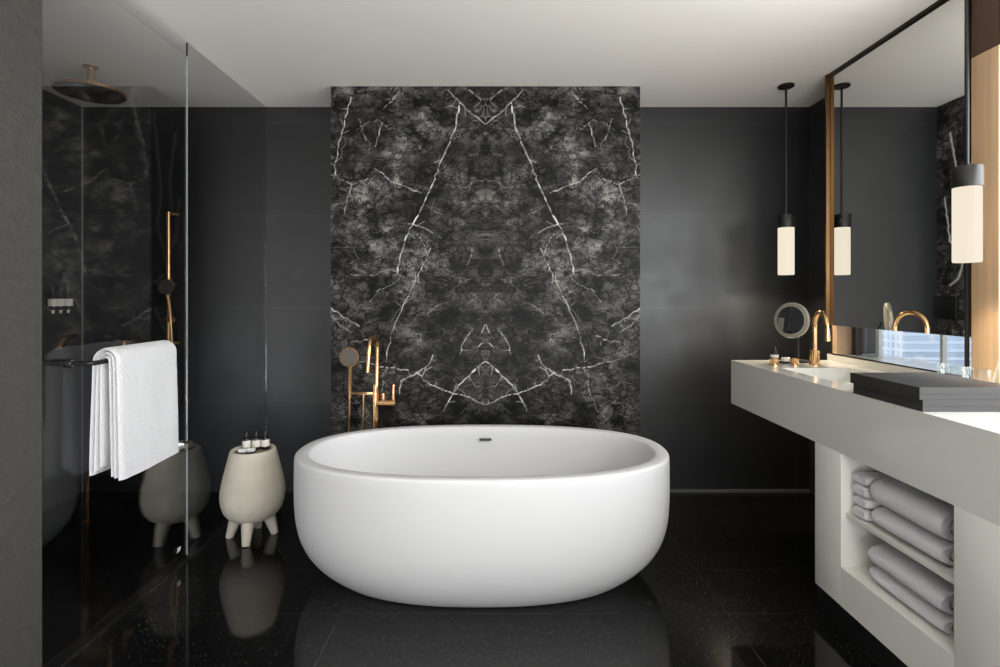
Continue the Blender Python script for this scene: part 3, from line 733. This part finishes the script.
# ---------------------------------------------------------------- pendants
def pendants():
    t = None
    for (x, y), lb in (((1.678, 3.05), 'black pendant lamp with opal glass cylinder hanging beside the mirror near the back wall'), ((1.720, 1.92), 'black pendant lamp with opal glass cylinder hanging in front of the near mirror edge')):
        if t is None:
            t = thing('pendant_lamp', (x, y, H), lb, 'pendant lamp', 'pendant lamps over the vanity')
            lt('canopy', [(.044, 0), (.044, -.010), (.040, -.013), (.01, -.013)], 'black', t, 32)
            tb('rod', [(0, 0, -.012), (0, 0, -.76)], .0062, 'black', t, 12)
            lt('socket_cap', [(.012, -.745), (.014, -.752), (.045, -.754), (.0465, -.757), (.0465, -.828), (.044, -.830)], 'black', t, 40)
            lt('lamp_glass', [(.0425, -.828), (.043, -.832), (.043, -1.098), (.041, -1.104), (.03, -1.104), (.002, -1.102)], 'lamp', t, 40)
        else: dup(t, (x, y, H), lb)
        l = bpy.data.lights.new('bulb', 'AREA'); l.shape = 'DISK'; l.size = .07; l.energy = 5.0 if y > 2 else 1.0; l.spread = math.radians(150 if y > 2 else 80); l.color = (1, .84, .62)
        o = bpy.data.objects.new('bulb_light', l); C.objects.link(o); o.location = (x, y, H-1.108)
pendants()

# ---------------------------------------------------------------- city outside the window
struct(bx('ground', (60, 400, 20, 600, -61, -60), 'conc'))
def building(x, y0, y1, z1, depth, label, wall, win, w, h, mort, rail=False):
    t = thing('apartment_building', (x, (y0+y1)/2, -60), label, 'building', 'towers seen through the strip window')
    hw = (y1-y0)/2
    bm = bmesh.new(); box(bm, 0, depth, -hw, hw, 0, z1+60); link('walls', bm, facade('facade_'+str(int(x)), wall, win, w, h, mort), t)
    bx('roof', (-.6, depth+.6, -hw-.6, hw+.6, z1+60, z1+61.2), 'roof', t)
    bx('roof_plant', (depth*.3, depth*.6, -hw*.4, hw*.4, z1+61.2, z1+64), 'roof', t)
pale = rgb(196, 206, 220)
building(118, 164, 176, 20, 25, 'grey blue slab tower, leftmost in the strip window', rgb(176, 184, 196), rgb(140, 150, 165), 2.2, 3.0, .35)
building(90, 116, 128, 25, 22, 'pale tower with a fine window grid seen through the strip window', pale, rgb(160, 172, 190), 1.5, 1.8, .3)
building(190, 240, 275, -18, 40, 'low broad pale building with flat roof far beyond the other towers', rgb(215, 220, 228), rgb(150, 180, 212), 6, 2.6, .8)
building(165, 192, 222, -9.5, 24, 'mid-height pale blue building in the middle of the strip window', rgb(220, 224, 228), rgb(150, 172, 200), 3, 3.2, .7)
building(126, 144, 160, 15, 18, 'white tower with horizontal bands, rightmost in the strip window', rgb(226, 230, 236), rgb(166, 182, 204), 30, 3.0, 1.1)

# ---------------------------------------------------------------- light
w = bpy.data.worlds.new('sky'); bpy.context.scene.world = w; w.use_nodes = True
nt = w.node_tree; nt.nodes.clear()
bg = nt.nodes.new('ShaderNodeBackground'); wo = nt.nodes.new('ShaderNodeOutputWorld')
tc = nt.nodes.new('ShaderNodeTexCoord'); sx = nt.nodes.new('ShaderNodeSeparateXYZ'); nt.links.new(tc.outputs['Generated'], sx.inputs[0])
nt.links.new(ramp(nt, sx.outputs['Z'], [(0, (.90, .92, .95)), (.5, (.76, .84, .95))]), bg.inputs[0])
bg.inputs[1].default_value = 2.0
nt.links.new(bg.outputs[0], wo.inputs[0])
def area(name, loc, rot, sx_, sy_, power, col):
    l = bpy.data.lights.new(name, 'AREA'); l.shape = 'RECTANGLE'; l.size = sx_; l.size_y = sy_; l.energy = power; l.color = col
    o = bpy.data.objects.new(name, l); C.objects.link(o); o.location = loc; o.rotation_euler = rot; return o
area('shower_daylight_fill', (XL-.06, .91, .42), (0, math.radians(-90), 0), .58, 1.38, 5, (.70, .83, 1))  # added lamp in an unseen low opening, brightening the towel's glass side
# daylight through the long side window and through the bedroom side window behind the viewer
area('daylight_side', (2.14, .12, 1.57), (0, math.radians(90), 0), 1.22, 3.55, 102, (.95, .98, 1))
area('daylight_rear', (.175, Y0-.02, 1.27), (math.radians(90), 0, 0), 3.0, 2.0, 42, (1, .98, .96))
area('ceiling_fill', (.2, -1.6, .03), (math.radians(180), 0, 0), 2.8, 1.7, 155, (1, .98, .955))  # added upward fill lamp behind the viewer, brightening the ceiling

cam = bpy.data.cameras.new('camera'); co = bpy.data.objects.new('camera', cam); C.objects.link(co)
co.location = (0, 0, CZ); co.rotation_euler = (math.radians(90), 0, 0)
cam.sensor_width = 36; cam.sensor_fit = 'HORIZONTAL'; cam.lens = F/1000*36
cam.shift_x = .002; cam.shift_y = -.0375; cam.clip_start = .02; cam.clip_end = 2000
S = bpy.context.scene; S.camera = co
S.view_settings.view_transform = 'Standard'; S.view_settings.look = 'None'; S.view_settings.exposure = 0; S.view_settings.gamma = 1
S.view_settings.use_curve_mapping = False
